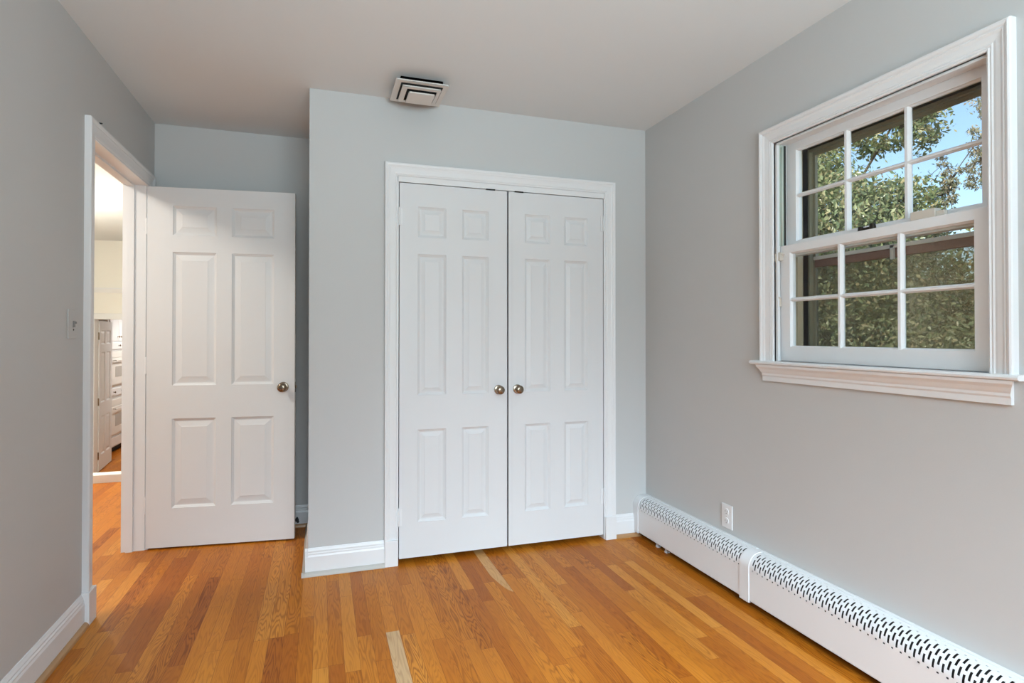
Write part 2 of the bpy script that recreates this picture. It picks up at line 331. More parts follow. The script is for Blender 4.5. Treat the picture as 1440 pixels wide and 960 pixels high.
baseboard('baseboard_closet_right', [(fC, CR+.075, 1.862)], 'short white baseboard right of the closet doors', M_shoew, [(fC, CR+.077, 1.86)], 'raw wood shoe moulding')
baseboard('baseboard_rear', [(fRr, XL, XR)], 'white baseboard behind the viewpoint', M_shoew)

# ---------------------------------------------------------------- panelled doors
def panel_face(bm, W_, H0, H1, panels, y, s, bevel_w):
    """front (s=-1) or back (s=+1) face of a slab, x 0..W_, z H0..H1, in the plane y"""
    xs = sorted({0, W_, *[p[0] for p in panels], *[p[1] for p in panels]}); zs = sorted({H0, H1, *[p[2] for p in panels], *[p[3] for p in panels]})
    V = {}
    def v(x, z, d=0):
        k = (round(x, 5), round(z, 5), round(d, 5))
        if k not in V: V[k] = bm.verts.new((x, y-s*d, z))
        return V[k]
    for i in range(len(xs)-1):
        for j in range(len(zs)-1):
            cx, cz = (xs[i]+xs[i+1])/2, (zs[j]+zs[j+1])/2
            if any(p[0] < cx < p[1] and p[2] < cz < p[3] for p in panels): continue
            bm.faces.new((v(xs[i], zs[j]), v(xs[i+1], zs[j]), v(xs[i+1], zs[j+1]), v(xs[i], zs[j+1])))
    for x0, x1, z0, z1 in panels:
        # split the outer ring so it shares the vertices of the grid
        steps = [(0, 0), (.003, .004), (.009, .0075), (.013, .011), (.019, .011), (.019+bevel_w*.9, .005), (.019+bevel_w, .0035)]
        prev = None
        for ins, d in steps:
            ring = [(x0+ins, z0+ins), (x1-ins, z0+ins), (x1-ins, z1-ins), (x0+ins, z1-ins)]
            if ins == 0:
                ring_v = []
                for a in range(4):
                    (ax, az), (bx, bz) = ring[a], ring[(a+1) % 4]
                    pts = [(ax, az)]
                    if az == bz: pts += [(x, az) for x in (xs if bx > ax else xs[::-1]) if min(ax, bx) < x < max(ax, bx)]
                    else: pts += [(ax, z) for z in (zs if bz > az else zs[::-1]) if min(az, bz) < z < max(az, bz)]
                    ring_v.append([v(*p) for p in pts])
                prev_first = ring_v; prev = [r[0] for r in ring_v]; continue
            cur = [v(x, z, d) for x, z in ring]
            for a in range(4):
                b = (a+1) % 4
                if prev_first: bm.faces.new((*prev_first[a], prev[b], cur[b], cur[a]))
                else: bm.faces.new((prev[a], prev[b], cur[b], cur[a]))
            prev_first = None; prev = cur
        bm.faces.new(prev)
def panel_door(W_, H0, H1, T, panels, bevel_w=.022):
    bm = bm_new()
    panel_face(bm, W_, H0, H1, panels, 0, -1, bevel_w); panel_face(bm, W_, H0, H1, panels, T, 1, bevel_w)
    xs = sorted({0, W_, *[p[0] for p in panels], *[p[1] for p in panels]}); zs = sorted({H0, H1, *[p[2] for p in panels], *[p[3] for p in panels]})
    for z in (H0, H1):
        for i in range(len(xs)-1): bm.faces.new([bm.verts.new(c) for c in ((xs[i], 0, z), (xs[i+1], 0, z), (xs[i+1], T, z), (xs[i], T, z))])
    for x in (0, W_):
        for j in range(len(zs)-1): bm.faces.new([bm.verts.new(c) for c in ((x, 0, zs[j]), (x, 0, zs[j+1]), (x, T, zs[j+1]), (x, T, zs[j]))])
    bmesh.ops.remove_doubles(bm, verts=bm.verts, dist=.0002)
    return bm
KNOB = [(.031, 0), (.031, .003), (.029, .006), (.023, .008), (.0125, .010), (.0105, .014), (.0095, .024), (.0115, .030), (.019, .033), (.0255, .038), (.028, .045), (.0275, .052), (.024, .058), (.017, .062), (.008, .0632), (.0, .0635)]
def knob(parent, p, d, scale=1):
    bm = bm_new(); lathe(bm, p, d, [(r*scale, z*scale) for r, z in KNOB[:5]]+[(.0095*scale, .011*scale)])
    rose = obj('rosette', bm, M_brass, parent, 'auto')
    bm = bm_new(); lathe(bm, p, d, [(r*scale, z*scale) for r, z in KNOB[4:]])
    obj('knob', bm, M_brass, parent, 'auto')
def xform(bm, ang, loc):
    bmesh.ops.transform(bm, matrix=Matrix.Translation(loc) @ Matrix.Rotation(ang, 4, 'Z'), verts=bm.verts)
def hinge(parent, p, d, zc, h=.09, m=M_trim):
    bm = bm_new(); cyl(bm, (p[0], p[1], zc-h/2), (0, 0, 1), .0055, .0055, h, 12)
    for k in range(1, 5): cyl(bm, (p[0], p[1], zc-h/2+h*k/5-.0005), (0, 0, 1), .0060, .0060, .001, 12)
    cyl(bm, (p[0], p[1], zc+h/2), (0, 0, 1), .0045, .002, .006, 12)
    box(bm, p[0]-.006+d*.012, p[0]+.006+d*.012, p[1]+.002, p[1]+.005, zc-h/2, zc+h/2)
    obj('hinge', bm, m, parent)
# closet doors (front faces nearly flush with the wall)
def closet(name, x0, x1, label, knx, hx, hz):
    Wd = x1-x0
    P = [(.098, .255, 1.760, 1.926), (.345, .497, 1.760, 1.926), (.098, .255, .901, 1.668), (.345, .497, .901, 1.668), (.098, .255, .214, .715), (.345, .497, .214, .715)]
    bm = panel_door(Wd, .028, CT-.004, .034, P, .020); xform(bm, 0, (x0, YC-.006, 0))
    o = S(obj(name, bm, M_door, loc=(x0 if hx < 1 else x1, YC-.006, .028)), label, 'door')
    bm = bm_new()
    hold = knob(o, (knx, YC-.006, .919), (0, -1, 0), .86)
    bm.free()
    for z in hz: hinge(o, (hx, YC-.012), 1 if hx < 1 else -1, z)
    return o
closet('door_1', CL+.004, 1.0035, 'left leaf of the white six-panel closet doors with a round brass knob', .953, CL+.001, (1.865, .25))
closet('door_2', 1.0135, CR-.003, 'right leaf of the white six-panel closet doors with a round brass knob', 1.066, CR-.0005, (1.90, .26))
# hall door, opened 83 degrees in front of the alcove
ang = -math.atan2(3.778-3.688, .80); DW = .802; HX, HY = -.951, 3.778
PZ = [(1.805, 1.975), (.937, 1.708), (.232, .746)]
P = []
for z0, z1 in PZ: P += [(.133, .367, z0, z1), (.450, .684, z0, z1)]
bm = panel_door(DW, .010, DT-.004, .036, P, .030); xform(bm, ang, (HX, HY, 0))
o = S(obj('door_3', bm, M_door, loc=(HX, HY, .010)), 'open white six-panel hall door with a brass knob', 'door')
dx, dy = math.cos(ang), math.sin(ang); nx, ny = dy, -dx    # outward normal of the seen face
if ny > 0: nx, ny = -nx, -ny
kp = (HX+dx*.738, HY+dy*.738, .918); knob(o, kp, (nx, ny, 0), .98)
kb = (kp[0]-nx*.036, kp[1]-ny*.036, .918); knob(o, kb, (-nx, -ny, 0), .98)
bm = bm_new(); box(bm, DW-.0006, DW+.0022, .006, .030, .885, .945, .0008); box(bm, DW+.001, DW+.010, .012, .024, .908, .926, .003); xform(bm, ang, (HX, HY, 0)); obj('latch', bm, M_brass, o)
for z in (1.85, 1.05, .25): hinge(o, (HX-.004, HY+.004), -.1, z)
# kitchen door leaf far away
a3 = math.atan2(.995, -.10)
P = [(.11, .33, 1.73, 1.92), (.43, .65, 1.73, 1.92), (.11, .33, .93, 1.62), (.43, .65, .93, 1.62), (.11, .33, .22, .74), (.43, .65, .22, .74)]
bm = panel_door(.76, .012, 2.045, .035, P); xform(bm, a3, (KX0+.012, KY+.13, -.62))
o = S(obj('door_4', bm, M_door, loc=(KX0+.012, KY+.13, -.608)), 'distant white six-panel kitchen door standing open', 'door')
for z in (1.22, .33, -.40):
    bm = bm_new(); cyl(bm, (KX0+.004, KY+.128, z-.05), (0, 0, 1), .009, .009, .10, 10); obj('hinge', bm, M_brass, o)

# ================================================================= KITCHEN OVEN WALL (x = -3.1, faces +x)
FX = -3.10; y0, y1 = 10.28, 11.12; KF = -.62
o = empty('oven_cabinet', (FX-.3, (y0+y1)/2, KF), 'tall white kitchen cabinet housing two wall ovens', 'cabinet')
bm = bm_new(); box(bm, FX-.6, FX, y0, y0+.045, KF+.10, 1.78); box(bm, FX-.6, FX, y1-.045, y1, KF+.10, 1.78)
for za, zb_ in ((KF+.10, -.345), (.24, .425), (.99, 1.78)): box(bm, FX-.6, FX, y0+.045, y1-.045, za, zb_)
obj('body', bm, M_trim, o)
bm = bm_new(); box(bm, FX-.6, FX-.06, y0+.01, y1, KF, KF+.10); obj('toe_kick', bm, M_dark, o)
def front(name, z0, z1, ya, yb, m=M_trim, knobs=(), kz=None):
    bm = bm_new(); box(bm, FX, FX+.02, ya, yb, z0, z1, .004); p = obj(name, bm, m, o)
    for ky in knobs:
        bm = bm_new(); lathe(bm, (FX+.02, ky, kz if kz else (z0+z1)/2), (1, 0, 0), [(.012, 0), (.006, .004), (.006, .014), (.015, .018), (.016, .024), (.008, .030)], 14); obj('knob', bm, M_brass, p, 'auto')
    return p
ym = (y0+y1)/2
front('cabinet_door', 1.145, 1.74, y0+.03, ym-.005, knobs=(ym-.05,), kz=1.21); front('cabinet_door', 1.145, 1.74, ym+.005, y1-.03, knobs=(ym+.05,), kz=1.21)
front('drawer', 1.015, 1.125, y0+.03, y1-.03, knobs=(ym,)); front('drawer', .285, .40, y0+.03, y1-.03, knobs=(y0+.2, ym+.15)); front('drawer', -.50, -.36, y0+.03, y1-.03)
for (z0, z1) in ((.43, .985), (-.34, .235)):
    t = empty('built_in_oven', (FX, ym, z0), 'upper white built-in oven in the kitchen cabinet' if z0 > 0 else 'lower white built-in oven in the kitchen cabinet', 'oven')
    bm = bm_new(); box(bm, FX-.5, FX+.012, y0+.05, y1-.05, z0, z1, .003); obj('body', bm, M_oven, t)
    bm = bm_new(); box(bm, FX+.012, FX+.035, y0+.06, y1-.06, z0+.03, z1-.12, .006); obj('oven_door', bm, M_oven, t)
    bm = bm_new(); box(bm, FX+.034, FX+.038, y0+.22, y1-.22, z0+.15, z1-.24); obj('window', bm, M_ovglass, t)
    bm = bm_new(); box(bm, FX+.012, FX+.022, y0+.06, y1-.06, z1-.10, z1-.01, .003); obj('control_panel', bm, M_oven, t)
    bm = bm_new(); cyl(bm, (FX+.075, y0+.1, z1-.145), (0, 1, 0), .011, .011, y1-y0-.2, 12); box(bm, FX+.03, FX+.075, y0+.12, y0+.135, z1-.152, z1-.138); box(bm, FX+.03, FX+.075, y1-.135, y1-.12, z1-.152, z1-.138); obj('handle', bm, M_oven, t)
bm = bm_new(); box(bm, FX-.6, FX-.0, y0-.02, y0-.001, KF, 1.78); box(bm, FX, FX+.015, y0-.02, y0-.001, KF, KF+.12); obj('side_panel', bm, M_trim, o)

# ================================================================= WINDOW ON THE RIGHT WALL
win = empty('window_1', (XR, (WY0+WY1)/2, WZ0), 'white double-hung window with six panes in each sash', 'window', kind='structure')
fW = lambda a, z, d: (XR-d, a, z)
bm = bm_new(); WC = [(0, -.01), (0, .014), (.005, .017), (.010, .014), (.014, .017), (.019, .015), (.026, .017), (.040, .019), (.048, .024), (.052, .022), (.056, .027), (.063, .030), (.068, .028), (.070, .022), (.070, 0)]
sweepU(bm, WC, fW, WY0, WY1, 1.112, WZ1); obj('casing', bm, M_trim, win)
bm = bm_new()   # jamb liners, head and sub-sill
box(bm, XR-.005, XR+.12, WY0-.02, WY0, WZ0-.02, WZ1+.02); box(bm, XR-.005, XR+.12, WY1, WY1+.02, WZ0-.02, WZ1+.02); box(bm, XR-.005, XR+.12, WY0, WY1, WZ1, WZ1+.02); box(bm, XR+.0, XR+.13, WY0, WY1, WZ0-.02, WZ0+.004)
# inner stops and head stop
box(bm, XR+.002, XR+.014, WY1-.011, WY1, WZ0, WZ1); box(bm, XR+.002, XR+.014, WY0, WY0+.011, WZ0, WZ1); box(bm, XR+.002, XR+.020, WY0, WY1, WZ1-.010, WZ1, .002); box(bm, XR+.02, XR+.062, WY0, WY1, WZ1-.004, WZ1)
obj('window_frame', bm, M_trim, win)
# stool and apron
st = [(0, 0), (.040, 0), (.046, .004), (.047, .010), (.044, .016), (.036, .018), (0, .018)]
bm = bm_new(); prism(bm, [(a, b-.018) for a, b in st], lambda a, b, t: (XR+.02-a*1.32 if a > 0 else XR+.02, t, 1.112+b), 1.095, 2.172); box(bm, XR, XR+.02, WY0, WY1, 1.094, 1.112)
obj('window_stool', bm, M_trim, win)
ap = [(0, 0), (.012, 0), (.0125, .020), (.016, .026), (.016, .034), (.020, .040), (.026, .052), (.034, .062), (.036, .072), (0, .072)]
bm = bm_new()
A = [bm.verts.new((XR-a, 1.128-max(0, (a-.016))*.9, 1.022+b)) for a, b in ap]; B = [bm.verts.new((XR-a, 2.118+max(0, (a-.016))*.9, 1.022+b)) for a, b in ap]
for i in range(len(ap)): bm.faces.new((A[i], A[(i+1) % len(ap)], B[(i+1) % len(ap)], B[i]))
bm.faces.new(A[::-1]); bm.faces.new(B); obj('apron', bm, M_trim, win)
def sash(name, xf, T, z0, z1, gz0, gz1, gy0, gy1, oy0, oy1, label):
    """xf = room face; opening for the glass gz/gy; outer oy/z"""
    bm = bm_new()
    box(bm, xf, xf+T, oy0, gy0, z0, z1, .0015); box(bm, xf, xf+T, gy1, oy1, z0, z1, .0015); box(bm, xf, xf+T, gy0-.002, gy1+.002, z0, gz0, .0015); box(bm, xf, xf+T, gy0-.002, gy1+.002, gz1, z1, .0015)
    # sloped glazing bead
    sweepU(bm, [(0, .008), (0, T-.005), (-.005, T-.012), (-.005, .012)], lambda a, z, d: (xf+T-d, a, z), gy0, gy1, gz0, gz1, True)
    s = obj(name, bm, M_trim, win, label=label)
    bm = bm_new()
    dy = (gy1-gy0)/3; zc = (gz0+gz1)/2; mw = .0125
    MP = [(-mw, .016), (-mw, .012), (-mw*.55, .006), (-mw*.4, .003), (mw*.4, .003), (mw*.55, .006), (mw, .012), (mw, .016), (mw*.6, T-.008), (-mw*.6, T-.008)]
    for k in (1, 2): prism(bm, MP, lambda a, b, t: (xf+b, gy0+dy*k+a, t), gz0, gz1)
    MPz = [(a*.72, b) for a, b in MP]
    prism(bm, MPz, lambda a, b, t: (xf+b+.0006, t, zc+a), gy0, gy1)
    obj('muntins', bm, M_trim, s)
    bm = bm_new(); box(bm, xf+.018, xf+.021, gy0-.003, gy1+.003, gz0-.003, gz1+.003); obj('glass', bm, M_glass, s)
    return s
lo = sash('lower_sash', XR+.026, .034, 1.113, 1.621, 1.176, 1.586, 1.250, 1.996, WY0+.003, WY1-.003, 'inner lower sash with six panes')
up = sash('upper_sash', XR+.064, .034, 1.600, WZ1-.002, 1.640, 2.040, 1.250, 1.998, WY0+.003, WY1-.003, 'outer upper sash with six panes')
bm = bm_new(); box(bm, XR+.060, XR+.100, WY0+.003, WY1-.003, 1.575, 1.602); obj('meeting_rail', bm, M_trim, up)
# balance track on the left jamb above the lower sash
bm = bm_new(); box(bm, XR+.020, XR+.058, WY1-.0035, WY1, 1.622, WZ1-.006); t = obj('sash_balance', bm, M_track, win, label='grey green metal sash track')
bm = bm_new(); cyl(bm, (XR+.033, WY1-.007, 1.622), (0, 0, 1), .0055, .0055, .44, 12); obj('spring_tube', bm, M_track, t, True)
bm = bm_new(); box(bm, XR+.046, XR+.056, WY1-.006, WY1-.001, 1.622, WZ1-.008); obj('dark_slot', bm, M_black, t)
# latches at the left stile
bm = bm_new(); box(bm, XR+.006, XR+.026, WY1-.022, WY1+.002, 1.555, 1.592, .003); box(bm, XR-.002, XR+.010, WY1-.008, WY1+.006, 1.552, 1.588, .002); box(bm, XR+.012, XR+.030, WY1-.028, WY1-.004, 1.580, 1.589, .002); obj('tilt_latch', bm, M_plast, win, label='almond plastic latch beside the sash top')
bm = bm_new(); box(bm, XR+.012, XR+.024, WY1-.012, WY1, 1.352, 1.392, .003); box(bm, XR+.008, XR+.014, WY1-.015, WY1-.006, 1.388, 1.395, .001); obj('night_latch', bm, M_plast, win, label='small almond plastic catch on the jamb')
# sash lock and vent stop block on the top rail
bm = bm_new(); yl = 1.632
cyl(bm, (XR+.036, yl+.024, 1.621), (0, 0, 1), .0105, .009, .016, 16); cyl(bm, (XR+.036, yl-.026, 1.621), (0, 0, 1), .012, .010, .020, 16); box(bm, XR+.030, XR+.042, yl-.024, yl+.024, 1.622, 1.631, .002)
obj('sash_lock', bm, M_bronze, lo, label='dark bronze sash lock')
bm = bm_new(); box(bm, XR+.028, XR+.058, 1.372, 1.456, 1.621, 1.651, .003); box(bm, XR+.034, XR+.050, 1.345, 1.372, 1.621, 1.640, .002); obj('vent_stop', bm, M_plast, lo, label='almond block lying on the sash rail')
# exterior: blind stop, brown casing, storm window with rails and screen
bm = bm_new(); sweepU(bm, [(0, 0), (0, .03), (.03, .03), (.03, 0)], lambda a, z, d: (XR+.112+d, a, z), WY0+.018, WY1-.014, 1.118, 2.060, True); obj('blind_stop', bm, M_tan, win, label='tan wooden blind stop')
bm = bm_new(); sweepU(bm, [(0, 0), (0, .055), (.06, .055), (.06, 0)], lambda a, z, d: (XR+.142+d, a, z), WY0+.010, WY1-.004, 1.112, 2.066, True)
sweepU(bm, [(0, 0), (0, .09), (.03, .09), (.03, 0)], lambda a, z, d: (XR+.142+d, a, z), WY0+.010, WY1-.004, 1.112, 2.066, True)
obj('exterior_casing', bm, M_brown, win, label='brown exterior wood casing')
bm = bm_new(); sweepU(bm, [(-.002, 0), (-.002, .014), (.030, .014), (.030, 0)], lambda a, z, d: (XR+.200+d, a, z), WY0+.030, WY1-.026, 1.135, 2.040, True)
sweepU(bm, [(0, 0), (0, .018), (.012, .018), (.012, 0)], lambda a, z, d: (XR+.182+d, a, z), WY0+.018, WY1-.014, 1.125, 2.052, True)
sf = obj('storm_window', bm, M_storm, win, label='olive brown storm window frame')
bm = bm_new(); box(bm, XR+.192, XR+.212, WY0+.03, WY1-.03, 1.530, 1.574, .002); obj('storm_rail', bm, M_stormr, sf, label='rust brown storm rail')
bm = bm_new(); box(bm, XR+.184, XR+.192, WY0+.03, WY1-.03, 1.562, 1.578, .002); box(bm, XR+.184, XR+.192, 1.64, 1.655, 1.520, 1.574); obj('rail_lip', bm, M_plast, sf, label='pale lip on the storm rail')
bm = bm_new(); box(bm, XR+.203, XR+.205, WY0+.03, WY1-.026, 1.135, 1.55); obj('insect_screen', bm, M_screen, sf)
bm = bm_new(); box(bm, XR+.207, XR+.210, WY0+.03, WY1-.026, 1.135, 2.04); obj('storm_glass', bm, M_glass, sf)

# ================================================================= BASEBOARD HEATERS
HB, HT, FXh, RAD = .036, .243, 1.822, .060
def hprof():
    """front/top profile as (s, x, z) points from the slot zone bottom upwards"""
    pts = [(FXh, .158+.0), (FXh, HT-RAD)]
    n = 10
    for i in range(1, n+1):
        a = math.pi/2*i/n; pts.append((FXh+RAD*(1-math.cos(a)), HT-RAD+RAD*math.sin(a)))
    return pts
def arc_pt(s, zb):
    """point on the outer skin at arc length s above height zb"""
    v = HT-RAD-zb
    if s <= v: return (FXh, zb+s)
    a = (s-v)/RAD
    if a <= math.pi/2: return (FXh+RAD*(1-math.cos(a)), HT-RAD+RAD*math.sin(a))
    return (FXh+RAD+(s-v-RAD*math.pi/2), HT)
def heater(ya, yb, label, z_off=0, slot0=None):
    o = empty('baseboard_heater', (1.865, (ya+yb)/2, 0), label, 'heater', 'hot water baseboard heaters under the window')
    zb = .172
    bm = bm_new(); box(bm, FXh, FXh+.0015, ya, yb, HB, zb); box(bm, FXh, FXh+.012, ya, yb, HB, HB+.0015); obj('front_panel', bm, M_heat, o)
    bm = bm_new()
    A = [(.016, .046), (.060, .094)]; Bs = [(.004, .011), (.034, .074), (.088, .098)]
    A = [(.014, .040), (.053, .077)]; Bs = [(.004, .010), (.024, .054), (.066, .090)]
    A = [(.012, .039), (.051, .077), (.100, .105)]; Bs = [(.001, .007), (.028, .056), (.068, .093)]
    nodes = sorted({0, .108, *[q for p in A+Bs for q in p], *[.012+.004*i for i in range(1, 24)]})
    ys = [ya]; kinds = []; y = ya+.012
    kinds.append(0); ys.append(y); k = 0
    while y+.030 < yb-.008:
        for w, kd in ((.0078, 1), (.0072, 0), (.0078, 2), (.0072, 0)):
            y += w; ys.append(y); kinds.append(kd)
    ys.append(yb); kinds.append(0)
    V = [[bm.verts.new((arc_pt(s, zb)[0], yy, arc_pt(s, zb)[1])) for s in nodes] for yy in ys]
    for i, kd in enumerate(kinds):
        holes = A if kd == 1 else Bs if kd == 2 else []
        for j in range(len(nodes)-1):
            c = (nodes[j]+nodes[j+1])/2
            if any(h0 < c < h1 for h0, h1 in holes): continue
            bm.faces.new((V[i][j], V[i+1][j], V[i+1][j+1], V[i][j+1]))
    g = obj('grille', bm, M_heat, o)
    md = g.modifiers.new('sheet', 'SOLIDIFY'); md.thickness = .0014; md.offset = 0
    xt, zt = arc_pt(.108, zb)
    bm = bm_new()
    din = lambda s: (arc_pt(s, zb)[0]+.007, arc_pt(s, zb)[1]-.007*(s > .02))
    dd = [din(s) for s in [i*.006 for i in range(19)]]
    for k in range(len(dd)-1): bm.faces.new([bm.verts.new(c) for c in ((dd[k][0], ya+.004, dd[k][1]), (dd[k][0], yb-.004, dd[k][1]), (dd[k+1][0], yb-.004, dd[k+1][1]), (dd[k+1][0], ya+.004, dd[k+1][1]))])
    bmesh.ops.remove_doubles(bm, verts=bm.verts, dist=.0001)
    df = obj('shade_liner', bm, M_duct, o); md = df.modifiers.new('sheet', 'SOLIDIFY'); md.thickness = .001  # near-black sheet added under the grille so its slots look shaded
    bm = bm_new(); box(bm, xt-.001, XR, ya, yb, zt-.0006, zt+.0010); box(bm, XR-.004, XR, ya, yb, HB, zt); box(bm, XR-.014, XR, ya, yb, zt, zt+.006, .002); obj('back_panel', bm, M_heat, o)
    bm = bm_new(); cyl(bm, (1.868, ya+.02, .095), (0, 1, 0), .013, .013, yb-ya-.04, 12)
    yy = ya+.05
    while yy < yb-.05: box(bm, 1.842, 1.896, yy, yy+.0012, .065, .125); yy += .012
    obj('fin_tube', bm, M_duct, o)
    bm = bm_new(); box(bm, FXh+.012, XR-.005, ya+.005, yb-.005, .148, .1495); obj('damper', bm, M_duct, o)
    return o
h1 = heater(2.160, 3.085, 'farther white baseboard heater section ending at the closet wall')
h2 = heater(.30, 2.125, 'nearer long white baseboard heater section under the window')
def shell(bm, ya, yb, off, zb=.028):
    P = [(FXh-off, zb)]+[(arc_pt(s, .172)[0]-off*math.cos(min(1.57, max(0, (s-(HT-RAD-.172))/RAD))), arc_pt(s, .172)[1]+off*math.sin(min(1.57, max(0, (s-(HT-RAD-.172))/RAD)))) for s in [.0+.006*i for i in range(19)]]+[(XR, HT+off)]
    prism(bm, P+[(XR, zb)], lambda a, b, t: (a, t, b), ya, yb)
bm = bm_new(); shell(bm, 2.122, 2.182, .0035); obj('splice_cover', bm, M_heat, h1, 'auto')
bm = bm_new(); shell(bm, 3.072, YC-.001, .004, .030); obj('end_cap', bm, M_heat, h1, 'auto')
for yy in (2.905, 2.815):
    bm = bm_new(); box(bm, 1.842, 1.868, yy-.010, yy+.010, .0, .012, .003); box(bm, 1.846, 1.852, yy-.010, yy+.010, .0, .060, .002); obj('foot', bm, M_heat, h1)
bm = bm_new(); box(bm, 1.846, 1.852, .5, .52, 0, .06); obj('foot', bm, M_heat, h2)
bm = bm_new(); shell(bm, .285, .335, .004); obj('end_cap', bm, M_heat, h2, 'auto')

# ================================================================= CEILING VENT
v = empty('ceiling_vent', (.46, 2.93, 2.41), 'small stepped square air diffuser hanging under the ceiling by the closet wall', 'vent')
bm = bm_new()
for (x0, x1, ya, yb) in ((.365, .369, 2.842, 3.04), (.571, .575, 2.842, 3.04), (.365, .575, 2.840, 2.844), (.365, .575, 3.036, 3.040)): box(bm, x0, x1, ya, yb, 2.452, 2.5)
box(bm, .365, .575, 2.840, 3.04, 2.490, 2.4995)
obj('neck', bm, M_duct, v)
def ringplate(z, x0, x1, ya, yb, ix0, ix1, iy0, iy1, name):
    bm = bm_new(); t = .003
    if ix0 is None: box(bm, x0, x1, ya, yb, z, z+t, .001)
    else:
        box(bm, x0, ix0, ya, yb, z, z+t); box(bm, ix1, x1, ya, yb, z, z+t); box(bm, ix0, ix1, ya, iy0, z, z+t); box(bm, ix0, ix1, iy1, yb, z, z+t)
    # up-turned rims
    box(bm, x0, x0+t, ya, yb, z+.001, z+.008); box(bm, x1-t, x1, ya, yb, z+.001, z+.008); box(bm, x0, x1, ya, ya+t, z+.001, z+.008); box(bm, x0, x1, yb-t, yb, z+.001, z+.008)
    obj(name, bm, M_vplas, v)
ringplate(2.450, .333, .592, 2.775, 3.035, .362, .568, 2.797, 3.010, 'outer_plate')
ringplate(2.430, .368, .557, 2.793, 2.985, .393, .540, 2.815, 2.965, 'middle_plate')
ringplate(2.412, .402, .530, 2.818, 2.945, None, None, None, None, 'inner_plate')
bm = bm_new()
box(bm, .40, .515, 2.90, 2.903, 2.417, 2.490)
obj('bracket', bm, M_duct, v)

# ================================================================= OUTLET, SWITCH, DOOR BUMPER
o = empty('wall_outlet', (XR, 2.372, .275), 'white duplex outlet on the right wall above the heater', 'outlet')
bm = bm_new(); box(bm, XR-.006, XR, 2.3345, 2.4095, .273, .390, .0025); obj('cover_plate', bm, M_outl, o)
for zc in (.3085, .3545):
    bm = bm_new(); cyl(bm, (XR-.006, 2.372, zc), (-1, 0, 0), .0165, .016, .003, 28); r = obj('receptacle', bm, M_outl, o)
    bm = bm_new(); box(bm, XR-.0094, XR-.0088, 2.3640, 2.3655, zc-.002, zc+.008); box(bm, XR-.0094, XR-.0088, 2.3785, 2.3800, zc-.002, zc+.007); cyl(bm, (XR-.0088, 2.372, zc-.008), (-1, 0, 0), .0022, .0022, .0006, 10); obj('slots', bm, M_dark, r)
bm = bm_new(); cyl(bm, (XR-.006, 2.372, .3315), (-1, 0, 0), .003, .0025, .0012, 12); obj('screw', bm, M_plast, o)
o = empty('light_switch', (XL, 2.755, 1.212), 'light switch with a wall-grey painted cover plate beside the hall doorway', 'switch')
M_plate = M_wall
bm = bm_new(); box(bm, XL, XL+.005, 2.712, 2.790, 1.212, 1.330, .0022); obj('cover_plate', bm, M_plate, o, label='grey painted plate')
bm = bm_new(); box(bm, XL+.004, XL+.010, 2.753, 2.765, 1.258, 1.284, .001); box(bm, XL+.008, XL+.016, 2.756, 2.762, 1.272, 1.281, .001); obj('toggle', bm, mat('grey_toggle', (.22, .21, .2), .4), o)
bm = bm_new(); cyl(bm, (XL+.005, 2.759, 1.248), (1, 0, 0), .004, .0035, .0015, 12); obj('screw', bm, M_bronze, o)
bm = bm_new(); lathe(bm, (-.146, YA-.0145, .060), (0, -1, 0), [(.006, 0), (.006, .03), (.011, .032), (.012, .045), (.008, .050)], 16)
cyl(bm, (-.141, YA-.0145, .036), (0, -1, 0), .008, .006, .012, 12)
tag(obj('door_bumper', bm, M_black, smooth='auto'), 'small black door bumper fixed to the baseboard behind the open door', 'door stop')
# tiny bracket nail on the doorway casing top
bm = bm_new(); cyl(bm, (XL+.012, DY0+.03, 2.165), (1, 0, 0), .004, .003, .018, 8); cyl(bm, (XL+.001, DY0+.03, 2.165), (1, 0, 0), .003, .003, .012, 8)
tag(obj('curtain_nail', bm, M_black), 'tiny dark nail in the wall just above the hall doorway casing', 'nail')
# closet interior: back sheet coloured near-black for the shade behind the doors
bm = bm_new(); box(bm, XB+.11, XR, YA-.02, YA, 0, H); S(obj('wall_closet_inside', bm, M_dark), 'closet back in near-black standing for shade', 'wall')

# ================================================================= GARDEN
rng = np.random.default_rng(7)
def leaf_mat(name, cols, rough=.45, trans=.25):
    m = bpy.data.materials.new(name); m.use_nodes = True; nt = m.node_tree; b = nt.nodes['Principled BSDF']
    g = nt.nodes.new('ShaderNodeNewGeometry'); r = nt.nodes.new('ShaderNodeValToRGB'); r.color_ramp.elements[0].color = (*cols[0], 1); r.color_ramp.elements[1].color = (*cols[-1], 1)
    for i, c in enumerate(cols[1:-1]): e = r.color_ramp.elements.new((i+1)/(len(cols)-1)); e.color = (*c, 1)
    nt.links.new(g.outputs['Random Per Island'], r.inputs[0]); nt.links.new(r.outputs[0], b.inputs['Base Color']); b.inputs['Roughness'].default_value = rough
    tr = nt.nodes.new('ShaderNodeBsdfTranslucent'); nt.links.new(r.outputs[0], tr.inputs[0]); mx = nt.nodes.new('ShaderNodeMixShader'); mx.inputs[0].default_value = trans
    out = nt.nodes['Material Output']; nt.links.new(b.outputs[0], mx.inputs[1]); nt.links.new(tr.outputs[0], mx.inputs[2]); nt.links.new(mx.outputs[0], out.inputs[0]); return m
ML_mag = leaf_mat('broad_leaf', [(.11, .15, .07), (.19, .24, .11), (.28, .32, .15), (.42, .42, .23), (.50, .40, .22)], .3)
ML_pale = leaf_mat('pale_leaf', [(.20, .22, .13), (.32, .31, .20), (.42, .38, .27), (.50, .36, .22)], .4)
ML_hedge = leaf_mat('hedge_leaf', [(.07, .10, .035), (.13, .17, .055), (.20, .24, .08), (.34, .33, .14)], .4)
